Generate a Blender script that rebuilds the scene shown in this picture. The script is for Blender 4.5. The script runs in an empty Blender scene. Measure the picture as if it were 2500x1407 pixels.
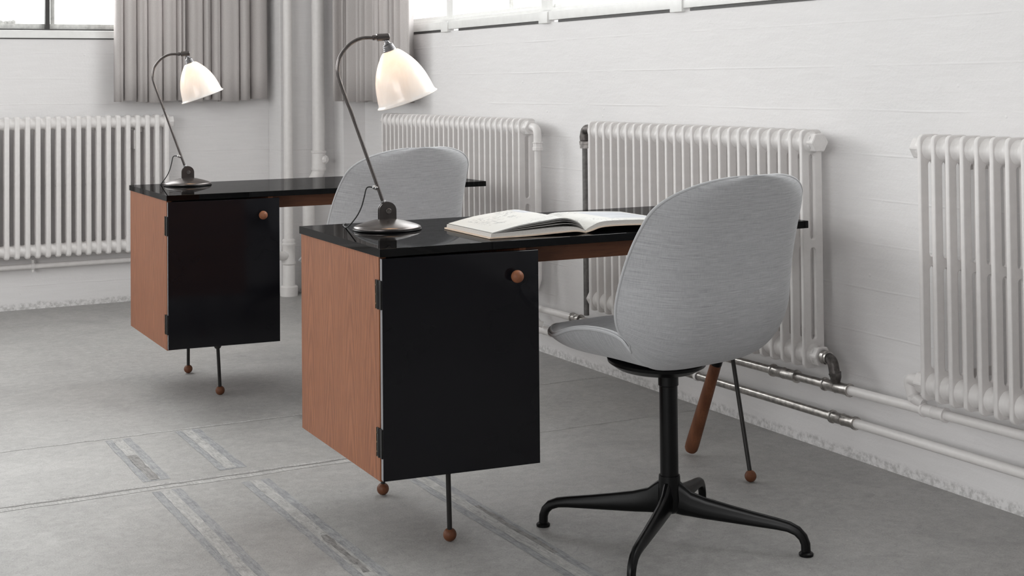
import bpy, bmesh, math, random
from mathutils import Vector, Matrix
random.seed(7)
PI = math.pi
C = bpy.context.scene.collection
scn = bpy.context.scene

# ------------------------------------------------------------------ camera
F_PX, CX, CY, HC = 3420.232, 1279.21, 123.873, 1.127346
cr = Vector((0.88221, -0.47076, -0.00944))
cd = Vector((0.47085, 0.88193, 0.02251))
ch = Vector((-0.00227, -0.0243, 0.9997))
cam = bpy.data.cameras.new('camera')
cam.sensor_width = 36.0
cam.lens = F_PX / 2500 * 36.0
cam.shift_x = (1250 - CX) / 2500
cam.shift_y = (CY - 703.5) / 2500
cam.clip_start = 0.05
cam_o = bpy.data.objects.new('camera', cam)
M = Matrix.Identity(4)
for i in range(3):
    M[i][0] = cr[i]; M[i][1] = ch[i]; M[i][2] = -cd[i]
M[0][3], M[1][3], M[2][3] = 0, 0, HC
cam_o.matrix_world = M
C.objects.link(cam_o)
scn.camera = cam_o
scn.view_settings.view_transform = 'Standard'
scn.view_settings.look = 'None'
scn.view_settings.exposure = 0.17
scn.view_settings.gamma = 1.0
scn.view_settings.use_curve_mapping = False
scn.cycles.max_bounces = 10
scn.cycles.diffuse_bounces = 5
scn.cycles.sample_clamp_indirect = 6

# ------------------------------------------------------------------ light
w = bpy.data.worlds.new('sky'); scn.world = w; w.use_nodes = True
w.node_tree.nodes['Background'].inputs[0].default_value = (1.0, 0.98, 0.99, 1)
w.node_tree.nodes['Background'].inputs[1].default_value = 1.3

def area(name, loc, direction, sx, sy, power, col=(1, 1, 1)):
    l = bpy.data.lights.new(name, 'AREA'); l.shape = 'RECTANGLE'
    l.size = sx; l.size_y = sy; l.energy = power; l.color = col
    o = bpy.data.objects.new(name, l); C.objects.link(o)
    o.location = loc
    o.rotation_euler = Vector(direction).to_track_quat('-Z', 'Y').to_euler()
    return o
XW, YW, ZC = 2.824, 7.471, 3.3       # right wall, back wall, ceiling
XL, YF = -4.2, -3.6                  # left wall, wall behind the camera
SILL = 1.375
area('daylight_back', (-0.9, YW + 0.75, 2.45), (0, -1, -0.25), 6.4, 1.9, 215, (1, 0.968, 0.985))
area('daylight_right', (XW + 0.85, 4.4, 2.5), (-1, 0, -0.3), 5.0, 1.8, 190, (1, 0.968, 0.985))
area('fill_left', (XL - 0.6, 4.6, 2.1), (1, 0, -0.1), 4.8, 2.2, 50, (1, 0.968, 0.985))  # side fill added outside the unseen left wall
area('fill_left_front', (XL - 0.9, -1.6, 2.1), (1, 1.2, -0.1), 4.2, 2.2, 215, (1, 0.968, 0.985))  # fill added to lift surfaces that face the camera

# ------------------------------------------------------------------ materials
def new_mat(name):
    m = bpy.data.materials.new(name); m.use_nodes = True
    nt = m.node_tree
    return m, nt, nt.nodes['Principled BSDF']

def nd(nt, kind, **kw):
    n = nt.nodes.new(kind)
    for k, v in kw.items():
        if k in n.inputs.keys(): n.inputs[k].default_value = v
        else: setattr(n, k, v)
    return n

def mapped(nt, scale=(1, 1, 1), kind='Object', rot=(0, 0, 0)):
    tc = nt.nodes.new('ShaderNodeTexCoord'); mp = nt.nodes.new('ShaderNodeMapping')
    mp.inputs['Scale'].default_value = scale; mp.inputs['Rotation'].default_value = rot
    nt.links.new(tc.outputs[kind], mp.inputs[0])
    return mp.outputs[0]

def noise(nt, vec, scale, detail=4, rough=0.55, dist=0):
    n = nt.nodes.new('ShaderNodeTexNoise')
    n.inputs['Scale'].default_value = scale; n.inputs['Detail'].default_value = detail
    n.inputs['Roughness'].default_value = rough; n.inputs['Distortion'].default_value = dist
    nt.links.new(vec, n.inputs['Vector'])
    return n.outputs[0]

def ramp(nt, fac, stops):
    n = nt.nodes.new('ShaderNodeValToRGB')
    e = n.color_ramp.elements
    while len(e) < len(stops): e.new(0.5)
    for i, (p, c) in enumerate(stops):
        e[i].position = p
        e[i].color = (c, c, c, 1) if isinstance(c, (int, float)) else (*c, 1)
    nt.links.new(fac, n.inputs[0])
    return n.outputs[0]

def mix(nt, fac, a, b, mode='MIX'):
    n = nt.nodes.new('ShaderNodeMix'); n.data_type = 'RGBA'; n.blend_type = mode
    for i, v in ((0, fac), (6, a), (7, b)):
        if isinstance(v, (int, float)): n.inputs[i].default_value = v
        elif isinstance(v, tuple): n.inputs[i].default_value = (*v, 1)
        else: nt.links.new(v, n.inputs[i])
    return n.outputs[2]

def mth(nt, op, a, b=None, c=None):
    n = nt.nodes.new('ShaderNodeMath'); n.operation = op
    for i, v in enumerate((a, b, c)):
        if v is None: continue
        if isinstance(v, (int, float)): n.inputs[i].default_value = v
        else: nt.links.new(v, n.inputs[i])
    return n.outputs[0]

def bump(nt, bsdf, height, strength, dist=0.01, prev=None):
    b = nt.nodes.new('ShaderNodeBump')
    b.inputs['Strength'].default_value = strength; b.inputs['Distance'].default_value = dist
    nt.links.new(height, b.inputs['Height'])
    if prev: nt.links.new(prev, b.inputs['Normal'])
    nt.links.new(b.outputs[0], bsdf.inputs['Normal'])
    return b.outputs[0]

def plain(name, col, rough=0.5, metal=0.0, bumpy=0, bscale=60, vary=0.06, coat=0, spec=0.5):
    m, nt, b = new_mat(name)
    v = mapped(nt)
    n = noise(nt, v, bscale, 5)
    c = mix(nt, ramp(nt, n, [(0.3, 0.0), (0.7, 1.0)]), tuple(x * (1 - vary) for x in col), tuple(min(1, x * (1 + vary)) for x in col))
    nt.links.new(c, b.inputs['Base Color'])
    b.inputs['Roughness'].default_value = rough; b.inputs['Metallic'].default_value = metal
    b.inputs['Specular IOR Level'].default_value = spec
    if coat: b.inputs['Coat Weight'].default_value = coat; b.inputs['Coat Roughness'].default_value = 0.04
    if bumpy: bump(nt, b, n, bumpy, 0.004)
    return m

def wall_mat():
    m, nt, b = new_mat('painted_board_marked_concrete')
    g = nt.nodes.new('ShaderNodeNewGeometry')
    pos = g.outputs['Position']
    sx = nt.nodes.new('ShaderNodeSeparateXYZ'); nt.links.new(pos, sx.inputs[0])
    wob = noise(nt, pos, 1.6, 3)
    wobz = mth(nt, 'ADD', sx.outputs[2], mth(nt, 'MULTIPLY', wob, 0.02))
    # seams of the formwork boards, one every 0.13 m
    fr = mth(nt, 'FRACT', mth(nt, 'DIVIDE', wobz, 0.131))
    tri = mth(nt, 'ABSOLUTE', mth(nt, 'SUBTRACT', fr, 0.5))
    seam = ramp(nt, tri, [(0.468, 0.0), (0.497, 1.0)])
    brk = ramp(nt, noise(nt, pos, 3.2, 4), [(0.42, 0.0), (0.6, 1.0)])
    seam = mth(nt, 'MULTIPLY', seam, brk)
    mp = nt.nodes.new('ShaderNodeMapping'); mp.inputs['Scale'].default_value = (1.0, 1.0, 9.0)
    nt.links.new(pos, mp.inputs[0])
    grain = noise(nt, mp.outputs[0], 7, 6, 0.6, 0.6)
    fine = noise(nt, pos, 95, 4, 0.65)
    lump = noise(nt, pos, 15, 6, 0.62, 0.5)
    board = mth(nt, 'FLOOR', mth(nt, 'DIVIDE', wobz, 0.131))
    wn = nt.nodes.new('ShaderNodeTexWhiteNoise'); wn.noise_dimensions = '1D'; nt.links.new(board, wn.inputs['W'])
    hgt = mth(nt, 'ADD', mth(nt, 'MULTIPLY', grain, 0.13), mth(nt, 'MULTIPLY', fine, 0.16))
    hgt = mth(nt, 'ADD', hgt, mth(nt, 'MULTIPLY', lump, 0.28))
    hgt = mth(nt, 'ADD', hgt, mth(nt, 'MULTIPLY', seam, 0.20))
    hgt = mth(nt, 'ADD', hgt, mth(nt, 'MULTIPLY', wn.outputs[0], 0.16))
    # pimples of old paint
    vo = nt.nodes.new('ShaderNodeTexVoronoi'); vo.inputs['Scale'].default_value = 17; nt.links.new(pos, vo.inputs['Vector'])
    pim = ramp(nt, vo.outputs['Distance'], [(0.02, 1.0), (0.10, 0.0)])
    pim = mth(nt, 'MULTIPLY', pim, ramp(nt, noise(nt, pos, 4.0, 2), [(0.55, 0.0), (0.65, 1.0)]))
    hgt = mth(nt, 'ADD', hgt, mth(nt, 'MULTIPLY', pim, 0.35))
    bump(nt, b, hgt, 0.55, 0.009)
    cl = mix(nt, ramp(nt, grain, [(0.3, 0.0), (0.75, 1.0)]), (0.735, 0.722, 0.722), (0.775, 0.763, 0.763))
    # dirty crumbling foot of the wall
    foot = mth(nt, 'ADD', sx.outputs[2], mth(nt, 'MULTIPLY', noise(nt, pos, 12, 6, 0.75), -0.045))
    fm = ramp(nt, foot, [(0.0, 1.0), (0.012, 0.0)])
    fm = mth(nt, 'MULTIPLY', fm, ramp(nt, noise(nt, pos, 45, 4, 0.7), [(0.42, 0.0), (0.6, 1.0)]))
    cl = mix(nt, mth(nt, 'MULTIPLY', fm, 0.5), cl, (0.26, 0.255, 0.245))
    nt.links.new(cl, b.inputs['Base Color'])
    b.inputs['Roughness'].default_value = 0.62
    return m

def floor_mat():
    m, nt, b = new_mat('worn_concrete_floor')
    g = nt.nodes.new('ShaderNodeNewGeometry'); pos = g.outputs['Position']
    big = noise(nt, pos, 1.3, 5, 0.6, 0.4)
    mid = noise(nt, pos, 7, 6, 0.62, 0.3)
    fine = noise(nt, pos, 240, 3, 0.7)
    c = mix(nt, ramp(nt, big, [(0.3, 0.0), (0.7, 1.0)]), (0.300, 0.293, 0.284), (0.405, 0.396, 0.385))
    c = mix(nt, ramp(nt, mid, [(0.35, 0.0), (0.7, 0.55)]), c, (0.33, 0.325, 0.318))
    c = mix(nt, ramp(nt, fine, [(0.30, 0.6), (0.55, 0.0)]), c, (0.15, 0.147, 0.144))
    c = mix(nt, ramp(nt, noise(nt, pos, 34, 6, 0.75, 0.6), [(0.40, 0.0), (0.72, 0.5)]), c, (0.50, 0.492, 0.482))
    c = mix(nt, ramp(nt, noise(nt, pos, 2.6, 6, 0.7, 1.0), [(0.50, 0.0), (0.75, 0.55)]), c, (0.235, 0.23, 0.226))
    sp = noise(nt, pos, 95, 2, 0.5)
    c = mix(nt, ramp(nt, sp, [(0.66, 0.0), (0.76, 0.5)]), c, (0.56, 0.55, 0.54))
    st = noise(nt, pos, 16, 5, 0.7, 1.2)
    c = mix(nt, ramp(nt, st, [(0.62, 0.0), (0.72, 0.4)]), c, (0.20, 0.197, 0.19))
    nt.links.new(c, b.inputs['Base Color'])
    nt.links.new(ramp(nt, mid, [(0.2, 0.42), (0.8, 0.62)]), b.inputs['Roughness'])
    b.inputs['Specular IOR Level'].default_value = 0.35
    hh = mth(nt, 'ADD', mth(nt, 'MULTIPLY', fine, 0.3), mid)
    bump(nt, b, hh, 0.35, 0.004)
    return m

def patch_mat(name, a, bb, dark=0.4):
    m, nt, b = new_mat(name)
    g = nt.nodes.new('ShaderNodeNewGeometry'); pos = g.outputs['Position']
    mp = nt.nodes.new('ShaderNodeMapping'); mp.inputs['Scale'].default_value = (7, 0.8, 1); nt.links.new(pos, mp.inputs[0])
    n = mth(nt, 'MULTIPLY_ADD', noise(nt, mp.outputs[0], 22, 6, 0.75, 0.4), 0.6, mth(nt, 'MULTIPLY', noise(nt, pos, 26, 6, 0.75, 0.5), 0.4))
    c = mix(nt, ramp(nt, n, [(0.40, 0.0), (0.58, 1.0)]), a, bb)
    n2 = noise(nt, pos, 60, 5, 0.7, 0.8)
    c = mix(nt, ramp(nt, n2, [(0.56, 0.0), (0.70, dark)]), c, (0.07, 0.068, 0.065))
    nt.links.new(c, b.inputs['Base Color']); b.inputs['Roughness'].default_value = 0.7
    bump(nt, b, n2, 0.4, 0.004)
    return m

def walnut_mat(name, axis='Z', dark=1.0, figure=True):
    m, nt, b = new_mat(name)
    sc = {'Z': (1, 1, 0.055), 'X': (0.055, 1, 1), 'Y': (1, 0.055, 1)}[axis]
    v = mapped(nt, sc)
    tc = mapped(nt, tuple(1 if s == 1 else 0.35 for s in sc))
    warp = noise(nt, tc, 3.5, 3, 0.5)
    # long growth rings drawn by a warped band pattern
    wv = nt.nodes.new('ShaderNodeTexWave'); wv.wave_type = 'BANDS'
    wv.bands_direction = 'Y' if axis != 'Y' else 'X'
    wv.inputs['Scale'].default_value = 7.5; wv.inputs['Distortion'].default_value = 9.0 if figure else 3
    wv.inputs['Detail'].default_value = 3; wv.inputs['Detail Scale'].default_value = 0.9
    wv.inputs['Detail Roughness'].default_value = 0.5
    v2 = mapped(nt, tuple(1 if s == 1 else 0.16 for s in sc))
    nt.links.new(v2, wv.inputs['Vector'])
    fine = noise(nt, v, 170, 5, 0.65)
    pores = noise(nt, v, 420, 2, 0.6)
    k = dark
    band = wv.outputs['Fac']
    if figure and axis == 'Z':
        # arched figure of a crown-cut veneer leaf, repeated leaf by leaf
        tcv = nt.nodes.new('ShaderNodeTexCoord'); sp = nt.nodes.new('ShaderNodeSeparateXYZ'); nt.links.new(tcv.outputs['Object'], sp.inputs[0])
        yw = mth(nt, 'ADD', sp.outputs[1], mth(nt, 'MULTIPLY', noise(nt, mapped(nt, (1, 1, 0.5)), 6, 2), 0.02))
        yy = mth(nt, 'ABSOLUTE', mth(nt, 'SUBTRACT', mth(nt, 'FRACT', mth(nt, 'DIVIDE', yw, 0.155)), 0.5))
        ff = mth(nt, 'SUBTRACT', mth(nt, 'MULTIPLY', mth(nt, 'POWER', mth(nt, 'MULTIPLY', yy, 2.0), 1.5), 5.0), mth(nt, 'MULTIPLY', sp.outputs[2], -8.0))
        ff = mth(nt, 'ADD', ff, mth(nt, 'MULTIPLY', noise(nt, mapped(nt, (1, 1, 0.12)), 16, 3, 0.5), 1.9))
        sn = mth(nt, 'MULTIPLY_ADD', mth(nt, 'SINE', mth(nt, 'MULTIPLY', ff, 6.283)), 0.5, 0.5)
        band = mth(nt, 'MULTIPLY_ADD', mth(nt, 'POWER', sn, 0.7), 0.85, mth(nt, 'MULTIPLY', wv.outputs['Fac'], 0.15))
    c = mix(nt, band, (0.212 * k, 0.079 * k, 0.036 * k), (0.325 * k, 0.126 * k, 0.060 * k))
    c = mix(nt, ramp(nt, fine, [(0.35, 0.5), (0.65, 0.0)]), c, (0.150 * k, 0.055 * k, 0.030 * k))
    c = mix(nt, ramp(nt, pores, [(0.30, 0.5), (0.45, 0.0)]), c, (0.10 * k, 0.042 * k, 0.024 * k))
    c = mix(nt, ramp(nt, warp, [(0.35, 0.0), (0.7, 0.15)]), c, (0.36 * k, 0.160 * k, 0.085 * k))
    nt.links.new(c, b.inputs['Base Color'])
    b.inputs['Roughness'].default_value = 0.5; b.inputs['Specular IOR Level'].default_value = 0.25
    bump(nt, b, pores, 0.05, 0.001)
    return m

def lacquer(name, col=(0.006, 0.006, 0.007), rough=0.05, orange=0.0):
    m, nt, b = new_mat(name)
    v = mapped(nt)
    n = noise(nt, v, 3, 4)
    nt.links.new(mix(nt, n, col, tuple(x * 1.6 for x in col)), b.inputs['Base Color'])
    b.inputs['Roughness'].default_value = rough
    b.inputs['Specular IOR Level'].default_value = 0.22
    if orange: bump(nt, b, noise(nt, v, 5, 2), orange, 0.01)
    return m

def top_lacquer(name):
    # deep black polish whose mirror layer is weak except at a glancing angle
    m, nt, b = new_mat(name)
    n = noise(nt, mapped(nt), 3, 4)
    nt.links.new(mix(nt, n, (0.0012, 0.0012, 0.0013), (0.002, 0.002, 0.0022)), b.inputs['Base Color'])
    b.inputs['Roughness'].default_value = 0.5; b.inputs['Specular IOR Level'].default_value = 0.0
    g = nt.nodes.new('ShaderNodeBsdfGlossy'); g.inputs['Roughness'].default_value = 0.02
    fr = nt.nodes.new('ShaderNodeFresnel'); fr.inputs['IOR'].default_value = 1.45
    mx = nt.nodes.new('ShaderNodeMixShader'); nt.links.new(mth(nt, 'MULTIPLY', fr.outputs[0], 0.48), mx.inputs[0])
    nt.links.new(b.outputs[0], mx.inputs[1]); nt.links.new(g.outputs[0], mx.inputs[2])
    nt.links.new(mx.outputs[0], nt.nodes['Material Output'].inputs[0])
    return m

def fabric_mat(name, lo, hi):
    m, nt, b = new_mat(name)
    u = mapped(nt, (1, 1, 1), 'UV')
    mpx = mapped(nt, (22, 800, 1), 'UV')
    mpy = mapped(nt, (620, 60, 1), 'UV')
    a = noise(nt, mpx, 1, 4, 0.6); c_ = noise(nt, mpy, 1, 4, 0.6)
    slub = noise(nt, mapped(nt, (5.5, 230, 1), 'UV'), 1, 6, 0.75, 0.2)
    wx = nt.nodes.new('ShaderNodeTexWave'); wx.bands_direction = 'X'; wx.inputs['Scale'].default_value = 190
    wy = nt.nodes.new('ShaderNodeTexWave'); wy.bands_direction = 'Y'; wy.inputs['Scale'].default_value = 190
    for q in (wx, wy): nt.links.new(u, q.inputs['Vector'])
    t = mth(nt, 'ADD', mth(nt, 'MULTIPLY', a, 0.55), mth(nt, 'MULTIPLY', c_, 0.25))
    t = mth(nt, 'ADD', t, mth(nt, 'MULTIPLY', slub, 0.35))
    c = mix(nt, ramp(nt, t, [(0.36, 0.0), (0.80, 1.0)]), lo, hi)
    nt.links.new(c, b.inputs['Base Color'])
    b.inputs['Roughness'].default_value = 0.95; b.inputs['Specular IOR Level'].default_value = 0.15
    b.inputs['Sheen Weight'].default_value = 0.25; b.inputs['Sheen Roughness'].default_value = 0.5
    hgt = mth(nt, 'ADD', mth(nt, 'MULTIPLY', mth(nt, 'ADD', wx.outputs['Fac'], wy.outputs['Fac']), 0.25), t)
    bump(nt, b, hgt, 0.25, 0.0012)
    return m

def rod_mat(name, col, rough, metal):
    return plain(name, col, rough, metal, 0.05, 90, 0.1)

MAT = dict(
    wall=wall_mat(), wall_dim=plain('wall_darkened_for_contrast', (0.07, 0.07, 0.07), 0.8), ceil=plain('grey_ceiling_paint', (0.5, 0.495, 0.485), 0.8), floor=floor_mat(),  # dim wall: unseen, coloured dark to deepen contrast and black reflections
    patch=patch_mat('pale_mortar_strip', (0.48, 0.472, 0.46), (0.30, 0.295, 0.288), 0.5),
    patch_dark=patch_mat('grey_scraped_strip', (0.20, 0.205, 0.215), (0.35, 0.352, 0.355), 0.35),
    crack=patch_mat('open_joint', (0.13, 0.126, 0.122), (0.30, 0.29, 0.28), 0.75),
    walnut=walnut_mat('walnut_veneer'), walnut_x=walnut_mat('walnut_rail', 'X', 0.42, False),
    walnut_ball=walnut_mat('turned_walnut', 'Z', 0.55, False), walnut_knob=walnut_mat('knob_walnut', 'Z', 0.85, False),
    walnut_leg=walnut_mat('walnut_leg', 'Z', 0.62, False),
    top=top_lacquer('black_high_gloss_top'), door=lacquer('black_door_lacquer', (0.0045, 0.0044, 0.0056), 0.07, 0.02),
    edge=lacquer('door_edge_lit_grey', (0.16, 0.16, 0.17), 0.25),  # grey paints in the light caught along the black door edge
    black=plain('black_painted_steel', (0.002, 0.002, 0.0022), 0.34, 0.0, spec=0.22),
    iron=plain('blackened_iron', (0.028, 0.026, 0.025), 0.42, 0.5),
    dark=plain('dark_gap', (0.01, 0.01, 0.01), 0.8),
    rad=plain('radiator_enamel', (0.745, 0.722, 0.712), 0.42, 0, 0.12, 45, 0.03),
    white=plain('white_gloss_paint', (0.80, 0.80, 0.785), 0.4, 0, 0.10, 30, 0.03),
    steel=plain('bare_pipe_steel', (0.46, 0.44, 0.42), 0.30, 1.0, 0.15, 60, 0.35),
    pipe_grey=plain('dull_grey_pipe', (0.15, 0.145, 0.14), 0.55, 0.3, 0.3, 60, 0.3),
    steel_d=plain('corroded_fitting', (0.13, 0.12, 0.115), 0.5, 0.85, 0.5, 50, 0.5),
    frame=plain('dark_steel_frame', (0.045, 0.043, 0.042), 0.55),
    putty=plain('weathered_putty', (0.62, 0.62, 0.60), 0.8, 0, 0.5, 40, 0.2),
    bronze=plain('dark_bronze_lamp', (0.135, 0.122, 0.118), 0.27, 0.85, 0, 40, 0.08),
    grey_metal=plain('satin_grey_fitting', (0.20, 0.195, 0.20), 0.34, 0.8),
    nickel=plain('nickel_ring', (0.62, 0.62, 0.63), 0.28, 1.0),
    rubber=plain('black_cord', (0.012, 0.012, 0.012), 0.6),
    brass=plain('tarnished_brass', (0.10, 0.075, 0.045), 0.45, 0.8, 0, 80, 0.4),
    chair=fabric_mat('grey_woven_wool', (0.235, 0.237, 0.246), (0.54, 0.544, 0.56)),
    welt=fabric_mat('grey_piping', (0.33, 0.333, 0.343), (0.52, 0.524, 0.54)),
    cover=plain('cream_book_cover', (0.66, 0.53, 0.42), 0.6),
    paper_edge=plain('page_edges', (0.50, 0.485, 0.465), 0.8, 0, 0, 300, 0.08),
)

def curtain_mat():
    m, nt, b = new_mat('grey_curtain_cloth')
    v = mapped(nt, (1, 1, 1))
    f = noise(nt, v, 400, 3, 0.7); l = noise(nt, v, 5, 3)
    c = mix(nt, ramp(nt, f, [(0.3, 0.0), (0.7, 1.0)]), (0.55, 0.518, 0.508), (0.66, 0.625, 0.612))
    nt.links.new(c, b.inputs['Base Color']); b.inputs['Roughness'].default_value = 0.95
    b.inputs['Specular IOR Level'].default_value = 0.1
    bump(nt, b, f, 0.15, 0.001)
    tr = nt.nodes.new('ShaderNodeBsdfTranslucent'); nt.links.new(c, tr.inputs[0])
    mx = nt.nodes.new('ShaderNodeMixShader'); mx.inputs[0].default_value = 0.22
    nt.links.new(b.outputs[0], mx.inputs[1]); nt.links.new(tr.outputs[0], mx.inputs[2])
    nt.links.new(mx.outputs[0], nt.nodes['Material Output'].inputs[0])
    return m
MAT['curtain'] = curtain_mat()

def shade_mat():
    m, nt, b = new_mat('bone_china_shade')
    v = mapped(nt, (1, 1, 0.18))
    vein = noise(nt, v, 22, 5, 0.65, 1.5)
    c = mix(nt, ramp(nt, vein, [(0.42, 0.0), (0.62, 1.0)]), (0.90, 0.87, 0.845), (0.93, 0.91, 0.89))
    nt.links.new(c, b.inputs['Base Color']); b.inputs['Roughness'].default_value = 0.16
    tr = nt.nodes.new('ShaderNodeBsdfTranslucent'); nt.links.new(c, tr.inputs[0])
    mx = nt.nodes.new('ShaderNodeMixShader'); mx.inputs[0].default_value = 0.32
    nt.links.new(b.outputs[0], mx.inputs[1]); nt.links.new(tr.outputs[0], mx.inputs[2])
    nt.links.new(mx.outputs[0], nt.nodes['Material Output'].inputs[0])
    return m
MAT['shade'] = shade_mat()

def bulb_mat():
    m, nt, b = new_mat('lit_bulb')
    b.inputs['Emission Color'].default_value = (1, 0.64, 0.34, 1)
    b.inputs['Emission Strength'].default_value = 17
    return m
MAT['bulb'] = bulb_mat()

def glass_mat():
    m, nt, b = new_mat('window_glass')
    t = nt.nodes.new('ShaderNodeBsdfTransparent'); t.inputs[0].default_value = (0.97, 0.99, 0.98, 1)
    g = nt.nodes.new('ShaderNodeBsdfGlossy'); g.inputs['Roughness'].default_value = 0.02
    fr = nt.nodes.new('ShaderNodeLayerWeight'); fr.inputs['Blend'].default_value = 0.12; mx = nt.nodes.new('ShaderNodeMixShader')
    nt.links.new(mth(nt, 'MULTIPLY', fr.outputs['Facing'], 0.5), mx.inputs[0]); nt.links.new(t.outputs[0], mx.inputs[1]); nt.links.new(g.outputs[0], mx.inputs[2])
    nt.links.new(mx.outputs[0], nt.nodes['Material Output'].inputs[0])
    return m
MAT['glass'] = glass_mat()

def page_mat(name, U0, U1, V0, V1):
    m, nt, b = new_mat(name)
    u = mapped(nt, (1, 1, 1), 'UV')
    sp = nt.nodes.new('ShaderNodeSeparateXYZ'); nt.links.new(u, sp.inputs[0])
    # pencil sketches: thin contour lines of a distorted noise, kept in loose patches
    n1 = noise(nt, mapped(nt, (5, 3.2, 1), 'UV'), 1, 3, 0.55, 1.6)
    ln = ramp(nt, mth(nt, 'ABSOLUTE', mth(nt, 'SUBTRACT', mth(nt, 'FRACT', mth(nt, 'MULTIPLY', n1, 9)), 0.5)), [(0.0, 1.0), (0.16, 0.0)])
    pm = ramp(nt, noise(nt, mapped(nt, (2.6, 2.6, 1), 'UV'), 1, 2), [(0.45, 0.0), (0.53, 1.0)])
    ln = mth(nt, 'MULTIPLY', mth(nt, 'MULTIPLY', ln, pm), mth(nt, 'MULTIPLY', ramp(nt, sp.outputs[0], [(0.90, 1.0), (0.93, 0.0)]), ramp(nt, sp.outputs[0], [(0.10, 0.0), (0.14, 1.0)])))
    # a pale blue wash block on the outer column
    bx = mth(nt, 'MULTIPLY', ramp(nt, sp.outputs[0], [(U0, 0.0), (U0 + 0.005, 1.0)]), ramp(nt, sp.outputs[0], [(U1, 1.0), (U1 + 0.005, 0.0)]))
    by = mth(nt, 'MULTIPLY', ramp(nt, sp.outputs[1], [(V0, 0.0), (V0 + 0.005, 1.0)]), ramp(nt, sp.outputs[1], [(V1, 1.0), (V1 + 0.005, 0.0)]))
    wash = mth(nt, 'MULTIPLY', bx, by)
    wn = noise(nt, mapped(nt, (4, 16, 1), 'UV'), 1, 4, 0.6, 0.8)
    wcol = mix(nt, ramp(nt, wn, [(0.4, 0.0), (0.65, 1.0)]), (0.27, 0.29, 0.34), (0.43, 0.45, 0.49))
    c = mix(nt, mth(nt, 'MULTIPLY', wash, 0.85), (0.49, 0.487, 0.465), wcol)
    c = mix(nt, mth(nt, 'MULTIPLY', mth(nt, 'MULTIPLY', ln, mth(nt, 'SUBTRACT', 1.0, wash)), 0.9), c, (0.13, 0.13, 0.14))
    nt.links.new(c, b.inputs['Base Color']); b.inputs['Roughness'].default_value = 0.45
    return m
MAT['page_left'] = page_mat('sketched_page', 0.16, 0.50, 0.66, 0.95)
MAT['page_right'] = page_mat('printed_page', 0.60, 0.95, 0.22, 0.92)

# ------------------------------------------------------------------ mesh helpers
def finish(name, bm, mat, parent=None, smooth=True, angle=40):
    me = bpy.data.meshes.new(name); bm.to_mesh(me); bm.free()
    me.materials.append(mat if not isinstance(mat, str) else MAT[mat])
    if smooth:
        me.polygons.foreach_set('use_smooth', [True] * len(me.polygons))
        me.set_sharp_from_angle(angle=math.radians(angle))
    o = bpy.data.objects.new(name, me); C.objects.link(o)
    if parent: o.parent = parent
    return o

def tag(o, label=None, cat=None, group=None, kind=None):
    if label: o['label'] = label
    if cat: o['category'] = cat
    if group: o['group'] = group
    if kind: o['kind'] = kind
    return o

def thing(name, loc, rz, label, cat, group=None):
    o = bpy.data.objects.new(name, None); C.objects.link(o)
    o.location = loc; o.rotation_euler = (0, 0, rz); o.empty_display_size = 0.1
    return tag(o, label, cat, group)

def add_box(bm, x0, x1, y0, y1, z0, z1, bev=0.0, mat=None):
    r = bmesh.ops.create_cube(bm, size=1)
    vs = r['verts']
    bmesh.ops.scale(bm, vec=(x1 - x0, y1 - y0, z1 - z0), verts=vs)
    bmesh.ops.translate(bm, vec=((x0 + x1) / 2, (y0 + y1) / 2, (z0 + z1) / 2), verts=vs)
    if mat: bmesh.ops.transform(bm, matrix=mat, verts=vs)
    if bev:
        es = list({e for v in vs for e in v.link_edges})
        bmesh.ops.bevel(bm, geom=es, offset=bev, segments=2, affect='EDGES', profile=0.6)

def box(name, dims, mat, parent=None, bev=0.002):
    bm = bmesh.new(); add_box(bm, *dims, bev=bev)
    return finish(name, bm, mat, parent, angle=12)

def frame_at(d, up=Vector((0, 0, 1))):
    d = d.normalized()
    if abs(d.dot(up)) > 0.98: up = Vector((1, 0, 0))
    x = up.cross(d).normalized(); y = d.cross(x).normalized()
    return x, y

def add_tube(bm, pts, radii, seg=14, caps=True, closed=False):
    """swept tube; radii one number or one per point"""
    pts = [Vector(p) for p in pts]; n = len(pts)
    if isinstance(radii, (int, float)): radii = [radii] * n
    tang = []
    for i in range(n):
        a = pts[i - 1] if closed else pts[max(0, i - 1)]; b = pts[(i + 1) % n] if closed else pts[min(n - 1, i + 1)]
        tang.append((b - a).normalized())
    x, y = frame_at(tang[0])
    rings = []
    for i in range(n):
        t = tang[i]
        x = (x - t * x.dot(t)).normalized(); y = t.cross(x)
        ring = []
        for k in range(seg):
            a = 2 * PI * k / seg
            ring.append(bm.verts.new(pts[i] + (x * math.cos(a) + y * math.sin(a)) * radii[i]))
        rings.append(ring)
    for i in range(n - 1):
        for k in range(seg):
            bm.faces.new((rings[i][k], rings[i][(k + 1) % seg], rings[i + 1][(k + 1) % seg], rings[i + 1][k]))
    if closed:
        A, B = rings[-1], rings[0]
        off = min(range(seg), key=lambda k: (B[k].co - A[0].co).length)
        for k in range(seg):
            bm.faces.new((A[k], A[(k + 1) % seg], B[(k + 1 + off) % seg], B[(k + off) % seg]))
    if caps:
        bm.faces.new(list(reversed(rings[0]))); bm.faces.new(rings[-1])

def tube(name, pts, radii, mat, parent=None, seg=14, caps=True):
    bm = bmesh.new(); add_tube(bm, pts, radii, seg, caps)
    bmesh.ops.recalc_face_normals(bm, faces=bm.faces)
    return finish(name, bm, mat, parent)

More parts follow.
